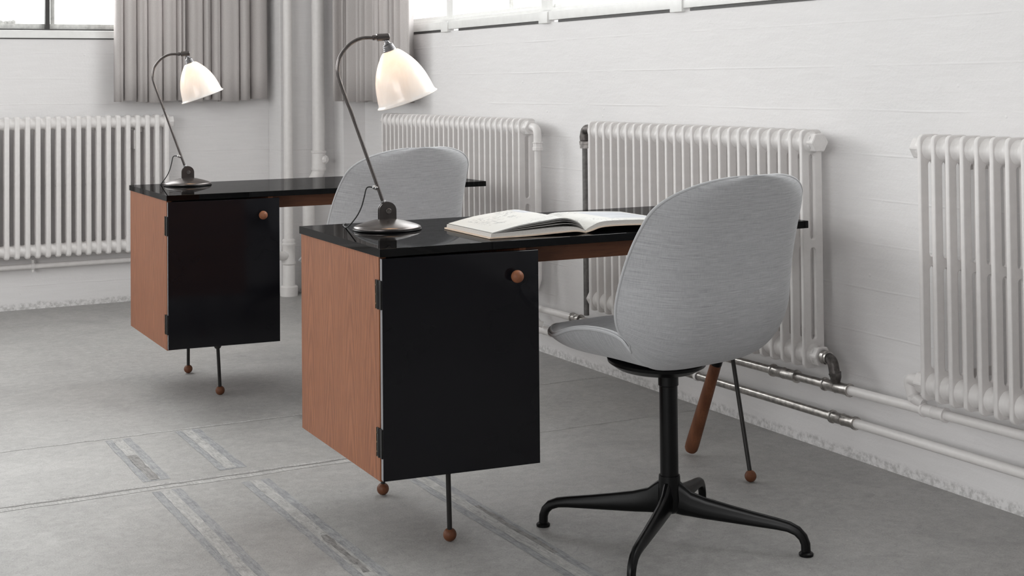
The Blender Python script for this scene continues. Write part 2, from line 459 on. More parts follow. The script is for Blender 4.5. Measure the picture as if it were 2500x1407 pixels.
def add_lathe(bm, prof, seg=40, origin=(0, 0, 0), axis=(0, 0, 1), close=False):
    """prof: list of (radius, height) along the axis"""
    ax = Vector(axis).normalized(); x, y = frame_at(ax); o = Vector(origin)
    rings = []
    for r, z in prof:
        if r < 1e-6: rings.append([bm.verts.new(o + ax * z)])
        else: rings.append([bm.verts.new(o + ax * z + (x * math.cos(2 * PI * k / seg) + y * math.sin(2 * PI * k / seg)) * r) for k in range(seg)])
    m = len(rings)
    for i in range(m if close else m - 1):
        a, b = rings[i], rings[(i + 1) % m]
        for k in range(seg):
            k2 = (k + 1) % seg
            if len(a) == 1 and len(b) == 1: continue
            if len(a) == 1: bm.faces.new((a[0], b[k2], b[k]))
            elif len(b) == 1: bm.faces.new((a[k], a[k2], b[0]))
            else: bm.faces.new((a[k], a[k2], b[k2], b[k]))

def lathe(name, prof, mat, parent=None, seg=40, origin=(0, 0, 0), axis=(0, 0, 1), close=False, angle=40):
    bm = bmesh.new(); add_lathe(bm, prof, seg, origin, axis, close)
    bmesh.ops.recalc_face_normals(bm, faces=bm.faces)
    return finish(name, bm, mat, parent, angle=angle)

def ball(name, c, r, mat, parent=None):
    bm = bmesh.new(); bmesh.ops.create_uvsphere(bm, u_segments=28, v_segments=18, radius=r)
    bmesh.ops.translate(bm, vec=c, verts=bm.verts)
    return finish(name, bm, mat, parent, angle=180)

def spline(pts, n=8):
    """Catmull-Rom through the points"""
    P = [Vector(p) for p in pts]; P = [2 * P[0] - P[1]] + P + [2 * P[-1] - P[-2]]
    out = []
    for i in range(1, len(P) - 2):
        for k in range(n):
            t = k / n
            a, b, c, d = P[i - 1:i + 3]
            out.append(0.5 * ((2 * b) + (c - a) * t + (2 * a - 5 * b + 4 * c - d) * t * t + (3 * b - a - 3 * c + d) * t ** 3))
    out.append(P[-2]); return out

def copy_tree(o, parent=None):
    c = o.copy(); C.objects.link(c)
    if parent: c.parent = parent
    for chd in [x for x in bpy.data.objects if x.parent == o]:
        copy_tree(chd, c)
    return c

def bez_mesh(outlines, thick, bev):
    """extruded plate with holes, outline in the XY plane; returns mesh"""
    cu = bpy.data.curves.new('tmp', 'CURVE'); cu.dimensions = '2D'; cu.fill_mode = 'BOTH'
    cu.extrude = max(0.0, thick / 2 - bev); cu.bevel_depth = bev; cu.bevel_resolution = 1; cu.offset = -bev
    for ol in outlines:
        s = cu.splines.new('POLY'); s.points.add(len(ol) - 1); s.use_cyclic_u = True
        for i, (a, b) in enumerate(ol): s.points[i].co = (a, b, 0, 1)
    ob = bpy.data.objects.new('tmp', cu); C.objects.link(ob)
    bpy.context.view_layer.update()
    me = bpy.data.meshes.new_from_object(ob.evaluated_get(bpy.context.evaluated_depsgraph_get()))
    bpy.data.objects.remove(ob); bpy.data.curves.remove(cu)
    return me

def rrect(x0, x1, z0, z1, r, n=5):
    out = []
    for cx_, cz_, a0 in ((x1 - r, z0 + r, -90), (x1 - r, z1 - r, 0), (x0 + r, z1 - r, 90), (x0 + r, z0 + r, 180)):
        for k in range(n + 1):
            a = math.radians(a0 + 90 * k / n); out.append((cx_ + r * math.cos(a), cz_ + r * math.sin(a)))
    return out

# ------------------------------------------------------------------ room shell
def S(o): o['kind'] = 'structure'; return o
S(box('floor', (XL - 0.3, XW + 0.3, YF - 0.3, YW + 0.3, -0.2, 0.0), 'floor', bev=0))
FL = bpy.data.objects['floor']

def rough_strip(name, x0, x1, y0, y1, z, mat, jit=0.006, step=0.04):
    """a thin worn inlay lying in the floor, ragged at its edges"""
    bm = bmesh.new()
    along_y = (y1 - y0) > (x1 - x0)
    L = (y1 - y0) if along_y else (x1 - x0)
    n = max(4, int(L / step)); pa, pb = [], []
    for i in range(n + 1):
        t = i / n; e = random.uniform(-1, 1) * jit; f = random.uniform(-1, 1) * jit
        if along_y:
            y = y0 + t * L; pa.append(bm.verts.new((x0 + e, y, z))); pb.append(bm.verts.new((x1 + f, y, z)))
        else:
            x = x0 + t * L; pa.append(bm.verts.new((x, y0 + e, z))); pb.append(bm.verts.new((x, y1 + f, z)))
    for i in range(n): bm.faces.new((pa[i], pa[i + 1], pb[i + 1], pb[i]))
    bmesh.ops.recalc_face_normals(bm, faces=bm.faces)
    for f in bm.faces:
        if f.normal.z < 0: f.normal_flip()
    return finish(name, bm, mat, FL, False)
rough_strip('floor_joint', XL, 1.80, 3.957, 4.014, 0.0006, 'patch', 0.004, 0.06)
rough_strip('floor_joint', 2.12, XW, 3.978, 3.984, 0.0006, 'patch', 0.002)
rough_strip('floor_joint', XL, 1.80, 3.988, 3.998, 0.0012, 'crack', 0.004, 0.03)
rough_strip('floor_joint', XL, XW, 4.600, 4.612, 0.0006, 'patch', 0.004)
for (xc, ya, yb) in ((0.962, 4.05, 4.58), (1.187, 4.06, 4.59), (0.962, 1.6, 3.94), (1.207, 1.6, 3.91), (1.628, 1.6, 3.72)):
    rough_strip('floor_strip', xc - 0.040, xc + 0.040, ya, yb, 0.0005, 'patch_dark', 0.0018, 0.05)
    rough_strip('floor_strip', xc - 0.018, xc + 0.014, ya + 0.01, yb, 0.0010, 'patch', 0.0016, 0.04)
rough_strip('floor_joint', 0.945, 0.972, 4.06, 4.36, 0.0014, 'crack', 0.004)
rough_strip('floor_joint', 1.198, 1.216, 3.05, 3.35, 0.0014, 'crack', 0.004)
rough_strip('floor_joint', 1.640, 1.655, 2.95, 3.38, 0.0014, 'crack', 0.003)

S(box('wall_back', (XL - 0.3, XW + 0.3, YW, YW + 0.3, -0.2, SILL), 'wall', bev=0))
S(box('wall_right', (XW, XW + 0.3, YF - 0.3, YW, -0.2, SILL), 'wall', bev=0))
S(box('wall_front', (XL - 0.3, XW + 0.3, YF - 0.3, YF, -0.2, ZC), 'wall_dim', bev=0))
S(box('ceiling', (XL - 0.3, XW + 0.3, YF - 0.3, YW + 0.3, ZC, ZC + 0.2), 'ceil', bev=0))
bm = bmesh.new()
add_box(bm, XL - 0.3, XL, YF, YW, -0.2, 1.0); add_box(bm, XL - 0.3, XL, YF, YW, ZC - 0.1, ZC)
add_box(bm, XL - 0.3, XL, YF, -3.0, 1.0, ZC - 0.1); add_box(bm, XL - 0.3, XL, 7.2, YW, 1.0, ZC - 0.1)
S(finish('wall_left', bm, 'ceil', None, False))
# shallow pier and boxed duct in the far corner
S(box('trim_4', (2.392, XW + 0.02, 7.27, YW - 0.001, 0.0, ZC), 'wall', bev=0.004))
S(box('trim_5', (2.696, XW + 0.02, 7.13, 7.269, 0.0, ZC), 'wall', bev=0.004))
# piers that close the window bands
S(box('trim_6', (1.9, XW + 0.3, YW, YW + 0.3, SILL, ZC), 'wall', bev=0))
S(box('trim_7', (XW, XW + 0.3, 6.75, YW - 0.001, SILL, ZC), 'wall', bev=0))

# window band in the back wall
W1 = tag(bpy.data.objects.new('window_1', None), kind='structure'); C.objects.link(W1); W1.location = (0, YW, SILL)
XB = 1.9
box('sill_board', (XL, XB, -0.012, 0.28, 0.001, 0.041), 'white', W1, 0.003)
box('sill_shadow_gap', (XL, XB, -0.004, 0.02, -0.004, 0.001), 'frame', W1, 0)  # dark strip painted in as the shade beneath the sill board
bm = bmesh.new()
add_box(bm, XL, XB, 0.02, 0.05, 0.041, 0.049, 0.001)
add_box(bm, XL, XB, 0.02, 0.05, 1.85, 1.90, 0.001)
xm = 1.229
while xm > XL:
    add_box(bm, xm - 0.011, xm + 0.011, 0.02, 0.055, 0.049, 1.85, 0.002); xm -= 0.66
finish('window_frame', bm, 'frame', W1)
bm = bmesh.new(); add_box(bm, XL, XB, 0.05, 0.075, 0.049, 0.076, 0.004)
xm = 1.229
while xm > XL:
    add_box(bm, xm + 0.019, xm + 0.040, 0.055, 0.08, 0.05, 1.85, 0.004); xm -= 0.66
for k in range(9):
    r = bmesh.ops.create_icosphere(bm, subdivisions=2, radius=random.uniform(0.008, 0.016))
    bmesh.ops.translate(bm, vec=(0.995 + 0.01 * k + random.uniform(-0.006, 0.006), 0.065, 0.076 + random.uniform(-0.004, 0.008)), verts=r['verts'])
finish('window_putty', bm, 'putty', W1)
box('glass_pane', (XL, XB, 0.060, 0.064, 0.049, 1.88), 'glass', W1, 0)

# window band in the right wall
W2 = tag(bpy.data.objects.new('window_2', None), kind='structure'); C.objects.link(W2); W2.location = (XW, 0, SILL)
ys = [6.075 - 0.975 * k for k in range(11) if 6.075 - 0.975 * k > YF]
bm = bmesh.new()
add_box(bm, -0.010, 0.02, YF, 6.75, 0.008, 0.045, 0.003)
add_box(bm, 0.004, 0.16, YF, 6.75, 0.045, 0.060, 0.004)
add_box(bm, 0.03, 0.10, YF, 6.75, 0.060, 0.078, 0.004)
add_box(bm, 0.03, 0.10, YF, 6.75, 1.82, 1.90, 0.004)
for y in ys:
    add_box(bm, -0.016, 0.02, y - 0.045, y + 0.03, -0.004, 0.045, 0.002)
for y in ys[1:]:
    add_box(bm, 0.02, 0.11, y - 0.03, y + 0.07, 0.060, 1.85, 0.006)
add_box(bm, 0.025, 0.10, ys[0] - 0.02, ys[0] + 0.05, 0.060, 1.85, 0.006)
finish('window_frame', bm, 'white', W2)
bm = bmesh.new()
last = 6.74
for y in ys:
    add_box(bm, -0.003, 0.02, y + 0.032, last, -0.003, 0.007)
    last = y - 0.047 - random.uniform(0.0, 0.10)
add_box(bm, -0.003, 0.02, YF, last, -0.003, 0.007)
finish('shadow_gap', bm, 'frame', W2, False)  # dark strips standing in for the shaded slot above the wall
bm = bmesh.new()
for y in ys: add_box(bm, 0.045, 0.07, y + 0.052, y + 0.058, 0.078, 1.84)
finish('casement_gap', bm, 'frame', W2, False)
bm = bmesh.new()
for y in ys: add_box(bm, 0.10, 0.13, y - 0.50, y - 0.46, 0.062, 1.84, 0.004)
finish('outer_mullion', bm, 'putty', W2)
box('glass_pane', (0.115, 0.119, YF, 6.75, 0.062, 1.84), 'glass', W2, 0)
# sash panes and lintels above
S(box('trim_8', (XL - 0.3, XB, YW, YW + 0.3, SILL + 1.9, ZC), 'wall', bev=0))
S(box('trim_9', (XW, XW + 0.3, YF, 6.75, SILL + 1.9, ZC), 'wall', bev=0))
# unseen windows added to the left wall to admit the side fill
W3 = tag(bpy.data.objects.new('added_window_3', None), kind='structure'); C.objects.link(W3); W3.location = (XL, 0, 1.0)
bm = bmesh.new()
for y in (-3.0, -1.7, -0.4, 0.9, 2.2, 3.5, 4.7, 5.95, 7.2): add_box(bm, -0.12, -0.06, y - 0.03, y + 0.03, 0, 2.2, 0.004)
for z in (0.02, 1.1, 2.18): add_box(bm, -0.12, -0.06, -3.0, 7.2, z - 0.025, z + 0.025, 0.004)
finish('window_frame', bm, 'frame', W3)
box('glass_pane', (-0.10, -0.095, -3.0, 7.2, 0, 2.2), 'glass', W3, 0)

# ------------------------------------------------------------------ radiators
ZB, ZT = 0.268, 0.978
DEP = 0.076
def section_mesh(THK=0.0135, BEV=0.0032):
    o = rrect(0, DEP, ZB, ZT, 0.016, 6)
    h1 = rrect(0.028, 0.048, 0.650, 0.905, 0.0098, 6)[::-1]
    h2 = rrect(0.028, 0.048, 0.352, 0.625, 0.0098, 6)[::-1]
    me = bez_mesh([o, h1, h2], THK, BEV)
    bm = bmesh.new(); bm.from_mesh(me); bpy.data.meshes.remove(me)
    # outline was (depth, height) in XY: turn so depth -> +X, height -> +Z, thickness -> Y
    bmesh.ops.transform(bm, matrix=Matrix(((1, 0, 0, 0), (0, 0, -1, 0), (0, 1, 0, 0), (0, 0, 0, 1))), verts=bm.verts)
    for zc in (0.940, 0.308):
        for sg in (-1, 1):
            add_lathe(bm, [(0.0, sg * (THK / 2 - 0.003)), (0.034, sg * (THK / 2 - 0.003)), (0.0325, sg * 0.0115), (0.0300, sg * 0.0150), (0.0285, sg * 0.0195), (0.0280, sg * 0.0264)], 22, (DEP / 2, 0, zc), (0, 1, 0))
    bmesh.ops.recalc_face_normals(bm, faces=bm.faces)
    me = bpy.data.meshes.new('radiator_section'); bm.to_mesh(me); bm.free()
    me.materials.append(MAT['rad'])
    me.polygons.foreach_set('use_smooth', [True] * len(me.polygons)); me.set_sharp_from_angle(angle=math.radians(38))
    return me
SEC = section_mesh()
SEC_WIDE = section_mesh(0.0245, 0.0085)

def hexa(name, parent, y0, y1, z, r, mat='rad', steps=True):
    bm = bmesh.new()
    s = 1 if y1 > y0 else -1
    if steps: add_lathe(bm, [(0, 0), (0.030, 0), (0.030, 0.008), (0, 0.008)], 24, (DEP / 2, y0, z), (0, s, 0))
    bb = bmesh.ops.create_cone(bm, cap_ends=True, segments=6, radius1=r, radius2=r, depth=abs(y1 - y0))
    bmesh.ops.transform(bm, matrix=Matrix.Translation((DEP / 2, (y0 + y1) / 2, z)) @ Matrix.Rotation(PI / 2, 4, 'X') @ Matrix.Rotation(PI / 6, 4, 'Z'), verts=bb['verts'])
    es = [e for v in bb['verts'] for e in v.link_edges]
    bmesh.ops.bevel(bm, geom=list(set(es)), offset=0.0025, segments=1, affect='EDGES')
    bmesh.ops.recalc_face_normals(bm, faces=bm.faces)
    return finish(name, bm, mat, parent, angle=25)

def radiator(loc, rz, n, pitch, label, ends, sec=None):
    """sections run from local y = 0 towards -y"""
    t = thing('radiator', loc, rz, label, 'radiator')
    for k in range(n):
        o = bpy.data.objects.new('radiator_section', sec or SEC); C.objects.link(o); o.parent = t
        o.location = (0, -k * pitch, 0)
    yl, yn = 0.008, -(n - 1) * pitch - 0.008
    for kind, where, z in ends:
        y0 = yl if where == 'far' else yn
        s = 1 if where == 'far' else -1
        if kind == 'plug': hexa('end_plug', t, y0, y0 + s * 0.038, z, 0.031)
    for k in (2, n - 3):
        for z in (0.90, 0.36):
            box('wall_bracket', (DEP - 0.03, XW - 2.694 - 0.001, -k * pitch - 0.031, -k * pitch - 0.022, z - 0.012, z + 0.012), 'rad', t)
    return t

XR = 2.694
rB = radiator((XR, 4.536, 0), 0, 25, 0.0514, 'white radiator behind the front chair, dark grey pipe at its left end', [('plug', 'near', 0.940), ('plug', 'near', 0.308), ('plug', 'far', 0.308)])
rA = radiator((XR, 6.575, 0), 0, 29, 0.0526, 'white radiator under the curtain on the right wall, behind the far chair', [('plug', 'far', 0.940), ('plug', 'near', 0.940)])
rC = radiator((XR, 2.812, 0), 0, 14, 0.0505, 'white radiator cut by the right edge of the photo', [('plug', 'far', 0.940), ('plug', 'far', 0.308)])
rD = radiator((1.802, 7.341, 0), PI / 2, 22, 0.0495, 'wide white radiator on the back wall left of the far desk', [('plug', 'near', 0.940)], SEC_WIDE)
# local +x of D points to +y, local -y points to +x: flip so the sections run to -x
rD.rotation_euler = (0, 0, PI / 2); rD.scale = (1, 1, 1)
for o in list(bpy.data.objects):
    if o.parent == rD and o.name.startswith('radiator_section'): o.location.y = -o.location.y
for o in list(bpy.data.objects):
    if o.parent == rD and o.name.startswith(('end_plug', 'wall_bracket')): bpy.data.objects.remove(o)
for k in (2, 19):
    for z in (0.90, 0.36): box('wall_bracket', (DEP - 0.03, 0.128, k * 0.0495 + 0.022, k * 0.0495 + 0.031, z - 0.012, z + 0.012), 'rad', rD)
hexa('end_plug', rD, -0.008, -0.040, 0.940, 0.031)
box('wall_bracket', (0.02, 0.128, 0.14, 0.166, 0.80, 0.90), 'rad', rD, 0.004)

# connections of the radiators
def elbow_pts(a, b, c, r=0.02, n=6):
    a, b, c = Vector(a), Vector(b), Vector(c)
    p = b + (a - b).normalized() * r; q = b + (c - b).normalized() * r
    out = [a]
    for k in range(n + 1):
        t = k / n; out.append((1 - t) ** 2 * p + 2 * t * (1 - t) * b + t * t * q)
    out.append(c); return out

xc = XR + DEP / 2
t = thing('supply_pipe', (xc, 4.63, 0), 0, 'grey bare pipe running up to the left end of the middle radiator', 'pipe')
tube('pipe', [(0, 0, 0.235), (0, 0, 0.885)], 0.0105, 'pipe_grey', t)
lathe('union_nut', [(0, 0), (0.019, 0), (0.019, 0.014), (0.021, 0.015), (0.021, 0.027), (0.015, 0.032), (0, 0.032)], 'steel', t, 6, (0, 0, 0.872), angle=25)
tube('valve_elbow', elbow_pts((0, 0, 0.902), (0, 0, 0.947), (0, -0.067, 0.945), 0.03), [0.019, 0.020] + [0.0185] * 6 + [0.019], 'steel_d', t)

yA = 6.575 - 28 * 0.0526
t = thing('supply_pipe', (xc, yA - 0.095, 0), 0, 'white pipe dropping from the right end of the radiator behind the book', 'pipe')
tube('elbow', elbow_pts((0, 0.050, 0.943), (0, 0, 0.943), (0, 0, 0.88), 0.035), 0.0165, 'rad', t)
lathe('union_nut', [(0, 0), (0.022, 0), (0.022, 0.012), (0.019, 0.014), (0.019, 0.028), (0.022, 0.030), (0.022, 0.034), (0, 0.034)], 'rad', t, 8, (0, 0, 0.850), angle=25)
tube('pipe', spline([(0, 0, 0.852), (0, 0, 0.60), (0, 0, 0.36), (-0.004, 0, 0.32), (-0.020, 0, 0.275), (-0.024, 0, 0.24), (-0.024, 0, 0.19), (-0.012, -0.012, 0.155), (0.004, -0.02, 0.146)], 5), 0.0132, 'rad', t)

# two pipe runs along the right wall
t = thing('heating_pipe', (2.742, 0, 0), 0, 'upper heating pipe along the right wall, bare steel between white painted lengths', 'pipe')
def zu(y): return 0.206 + (4.94 - y) * 0.0115 if y > 3.3 else 0.2245 + (3.3 - y) * 0.014
def run(name, y0, y1, r, mat, zf, par):
    n = 6; return tube(name, [(0, y0 + (y1 - y0) * k / n, zf(y0 + (y1 - y0) * k / n)) for k in range(n + 1)], r, mat, par)
run('painted_pipe', 6.6, 4.73, 0.0135, 'rad', zu, t)
run('bare_pipe', 4.73, 3.160, 0.0128, 'steel', zu, t)
run('painted_pipe', 3.160, -2.5, 0.0135, 'rad', zu, t)
def coupling(y0, y1, zf, par, mat='steel', r=0.0165):
    L = y0 - y1
    lathe('coupling', [(0, 0), (r + 0.003, 0), (r + 0.003, 0.006), (r, 0.008), (r, L * 0.45), (r + 0.0015, L * 0.47), (r, L * 0.5), (r, L - 0.008), (r + 0.003, L - 0.006), (r + 0.003, L), (0, L)],
          mat, par, 24, (0, y0, zf(y0)), (0, -1, (zf(y1) - zf(y0)) / L))
coupling(4.755, 4.69, zu, t)
coupling(3.51, 3.39, zu, t)
coupling(3.265, 3.152, zu, t)
coupling(2.86, 2.775, zu, t, 'rad', 0.0165)
t2 = thing('heating_pipe', (2.752, 0, 0), 0, 'lower heating pipe along the right wall just above the floor, bare steel then white', 'pipe')
def zl(y): return 0.127 + (4.0 - y) * 0.007
run('painted_pipe', 6.6, 4.95, 0.0135, 'rad', zl, t2)
run('bare_pipe', 4.95, 3.150, 0.0128, 'steel', zl, t2)
run('painted_pipe', 3.150, -2.5, 0.0138, 'rad', zl, t2)
coupling(3.245, 3.140, zl, t2)
coupling(5.05, 4.94, zl, t2, 'rad')
for y in (3.93, 5.6):
    bm = bmesh.new()
    add_lathe(bm, [(0.0135, -0.006), (0.0165, -0.006), (0.0165, 0.006), (0.0135, 0.006)], 20, (0, y, zl(y)), (0, 1, 0), True)
    add_box(bm, 0.012, 0.0715, y - 0.005, y + 0.005, zl(y) - 0.004, zl(y) + 0.004, 0.001)
    add_box(bm, -0.004, 0.004, y - 0.006, y + 0.006, zl(y) + 0.015, zl(y) + 0.026, 0.001)
    finish('pipe_clamp', bm, 'rad', t2)

# radiator outlet fittings
yB = 4.536 - 24 * 0.0514
t = thing('radiator_outlet', (xc, yB - 0.04, 0.308), 0, 'dark corroded elbow joining the middle radiator to the upper pipe', 'pipe fitting')
tube('elbow', elbow_pts((0, -0.006, 0), (0, -0.046, 0.0), (0.004, -0.052, -0.050), 0.022), [0.016] * 9, 'steel_d', t)
lathe('coupling', [(0, 0), (0.021, 0), (0.021, 0.012), (0.018, 0.014), (0.018, 0.022), (0, 0.022)], 'steel', t, 24, (0, -0.010, 0), (0, -1, 0))
dz = zu(yB - 0.115) - 0.308
tube('nipple', [(0.004, -0.051, -0.040), (0.006, -0.053, -0.052), (0.010, -0.046, dz + 0.016)], [0.019, 0.0165, 0.014], 'steel_d', t)
t = thing('radiator_outlet', (xc, 2.812 + 0.046, 0.308), 0, 'white painted elbow below the left end of the right-hand radiator', 'pipe fitting')
tube('elbow', elbow_pts((0, 0.0, 0), (0, 0.045, 0.0), (0.004, 0.030, -0.055), 0.02), [0.017] * 9, 'rad', t)
tube('nipple', [(0.004, 0.032, -0.04), (0.006, 0.026, -0.052), (0.010, 0.0, zu(2.84) - 0.308 + 0.0165)], [0.019, 0.0165, 0.0145], 'rad', t)

# pipe under the back wall radiator
t = thing('heating_pipe', (0, 7.43, 0.222), 0, 'thin white pipe along the back wall under the left radiator', 'pipe')
tube('pipe', [(XL + 0.05, 0, 0), (2.35, 0, 0)], 0.0135, 'rad', t)
bm = bmesh.new()
add_lathe(bm, [(0.0135, -0.008), (0.0175, -0.008), (0.0175, 0.008), (0.0135, 0.008)], 20, (1.145, 0, 0), (1, 0, 0), True)
add_box(bm, 1.139, 1.151, -0.006, 0.006, 0.016, 0.034, 0.002); add_box(bm, 1.139, 1.151, -0.006, 0.006, -0.030, -0.016, 0.002)
add_box(bm, 1.139, 1.151, 0.012, 0.0415, -0.005, 0.005, 0.001)
finish('pipe_clamp', bm, 'rad', t)

# two drain pipes by the pier
t = thing('drain_pipe', (2.417, 7.215, 0), 0, 'slim white vertical drain pipe standing at the pier between the curtains', 'pipe')
tube('pipe', [(0, 0, 0.30), (0, 0, ZC)], 0.0245, 'rad', t, 24)
lathe('socket', [(0, 0.03), (0.033, 0.03), (0.033, 0.16), (0.030, 0.165), (0.037, 0.17), (0.037, 0.18), (0.033, 0.185), (0.033, 0.265), (0.037, 0.27), (0.037, 0.278), (0.031, 0.282), (0.034, 0.29), (0.034, 0.298), (0.0245, 0.305), (0, 0.305)], 'rad', t, 28)
lathe('base_flange', [(0, 0), (0.047, 0), (0.047, 0.048), (0.040, 0.056), (0, 0.056)], 'rad', t, 28)
lathe('branch_stub', [(0, 0), (0.024, 0), (0.024, 0.05), (0.030, 0.052), (0.030, 0.066), (0, 0.066)], 'rad', t, 20, (-0.02, -0.01, 0.215), (-1, -0.2, 0.05))
t = thing('drain_pipe', (2.584, 7.205, 0), 0, 'thicker white drain pipe with a cleaning socket, right of the slim one', 'pipe')
tube('pipe', [(0, 0, 0.76), (0, 0, ZC)], 0.034, 'rad', t, 24)
lathe('inspection_socket', [(0, 0.66), (0.036, 0.66), (0.040, 0.668), (0.040, 0.674), (0.037, 0.68), (0.037, 0.755), (0.041, 0.758), (0.041, 0.766), (0.034, 0.77), (0, 0.77)], 'rad', t, 28)
lathe('inspection_cap', [(0, 0), (0.022, 0), (0.022, 0.012), (0.014, 0.02), (0, 0.02)], 'rad', t, 8, (0.022, -0.028, 0.722), (0.55, -0.8, 0), angle=25)
tube('offset_bend', spline([(0, 0, 0.68), (-0.002, 0, 0.655), (-0.03, 0, 0.60), (-0.055, 0, 0.55), (-0.058, 0, 0.50), (-0.058, 0, 0.0)], 5), 0.033, 'rad', t, 24)

# ------------------------------------------------------------------ curtains
def curtain(name, path, z0, z1, label, pleats, amp, seed, parent=None):
    rnd = random.Random(seed)
    P = spline(path, 10); L = [0]
    for a, b in zip(P[:-1], P[1:]): L.append(L[-1] + (b - a).length)
    T = L[-1]
    def at(s):
        for i in range(len(P) - 1):
            if L[i + 1] >= s: break
        t_ = (s - L[i]) / (L[i + 1] - L[i]); d = (P[i + 1] - P[i]).normalized()
        return P[i].lerp(P[i + 1], t_), Vector((d.y, -d.x, 0))
    # irregular pleats
    cuts = [0.0]; 
    for _ in range(pleats): cuts.append(cuts[-1] + rnd.uniform(0.35, 1.9))
    cuts = [c / cuts[-1] * T for c in cuts]
    bm = bmesh.new(); cols = []
    nz = 14
    amps = [rnd.uniform(0.6, 1.25) * amp for _ in range(pleats)]
    lean = [rnd.uniform(-0.5, 0.5) for _ in range(pleats)]
    drift = [rnd.uniform(-0.25, 0.25) for _ in range(pleats)]
    for i in range(pleats):
        for k in range(14):
            f = k / 14
            col = []
            for j in range(nz + 1):
                zz = j / nz
                g = f + 0.10 * lean[i] * math.sin(2 * PI * f)
                s = cuts[i] + (cuts[i + 1] - cuts[i]) * g + drift[i] * 0.035 * (1 - zz) * math.sin(PI * f)
                s = min(max(s, 0), T)
                p, nrm = at(s)
                # narrow deep valleys between broad fronts
                shape = math.sin(PI * f) ** 0.32
                side = 0.012 * math.sin(2 * PI * f + lean[i] * 3)
                off = amps[i] * (shape - 0.5) * (0.85 + 0.25 * (1 - zz)) + side
                tang = Vector((-nrm.y, nrm.x, 0))
                fold = 0.35 * lean[i] * amps[i] * math.sin(PI * f)
                z = z0 + (z1 - z0) * zz + (0.006 * math.sin(i * 1.7) if j == 0 else 0)
                col.append(bm.verts.new((p.x + nrm.x * off + tang.x * fold, p.y + nrm.y * off + tang.y * fold, z)))
            cols.append(col)
    for a, b in zip(cols[:-1], cols[1:]):
        for j in range(nz): bm.faces.new((a[j], b[j], b[j + 1], a[j + 1]))
    o = finish(name, bm, 'curtain', parent, angle=180)
    md = o.modifiers.new('cloth_thickness', 'SOLIDIFY'); md.thickness = 0.004; md.offset = 0
    tag(o, label, 'curtain', 'curtains over the window bands')
    return o
curtain('curtain', [(1.545, 7.385, 0), (1.75, 7.375, 0), (2.05, 7.385, 0), (2.36, 7.375, 0)], 1.045, ZC - 0.05,
        'grey pleated curtain on the back wall, left of the white drain pipes', 13, 0.068, 3)
curtain('curtain', [(2.63, 7.08, 0), (2.705, 6.98, 0), (2.74, 6.7, 0), (2.745, 6.3, 0)], 1.035, ZC - 0.05,
        'grey pleated curtain in the right corner, behind the near lamp', 15, 0.072, 11)

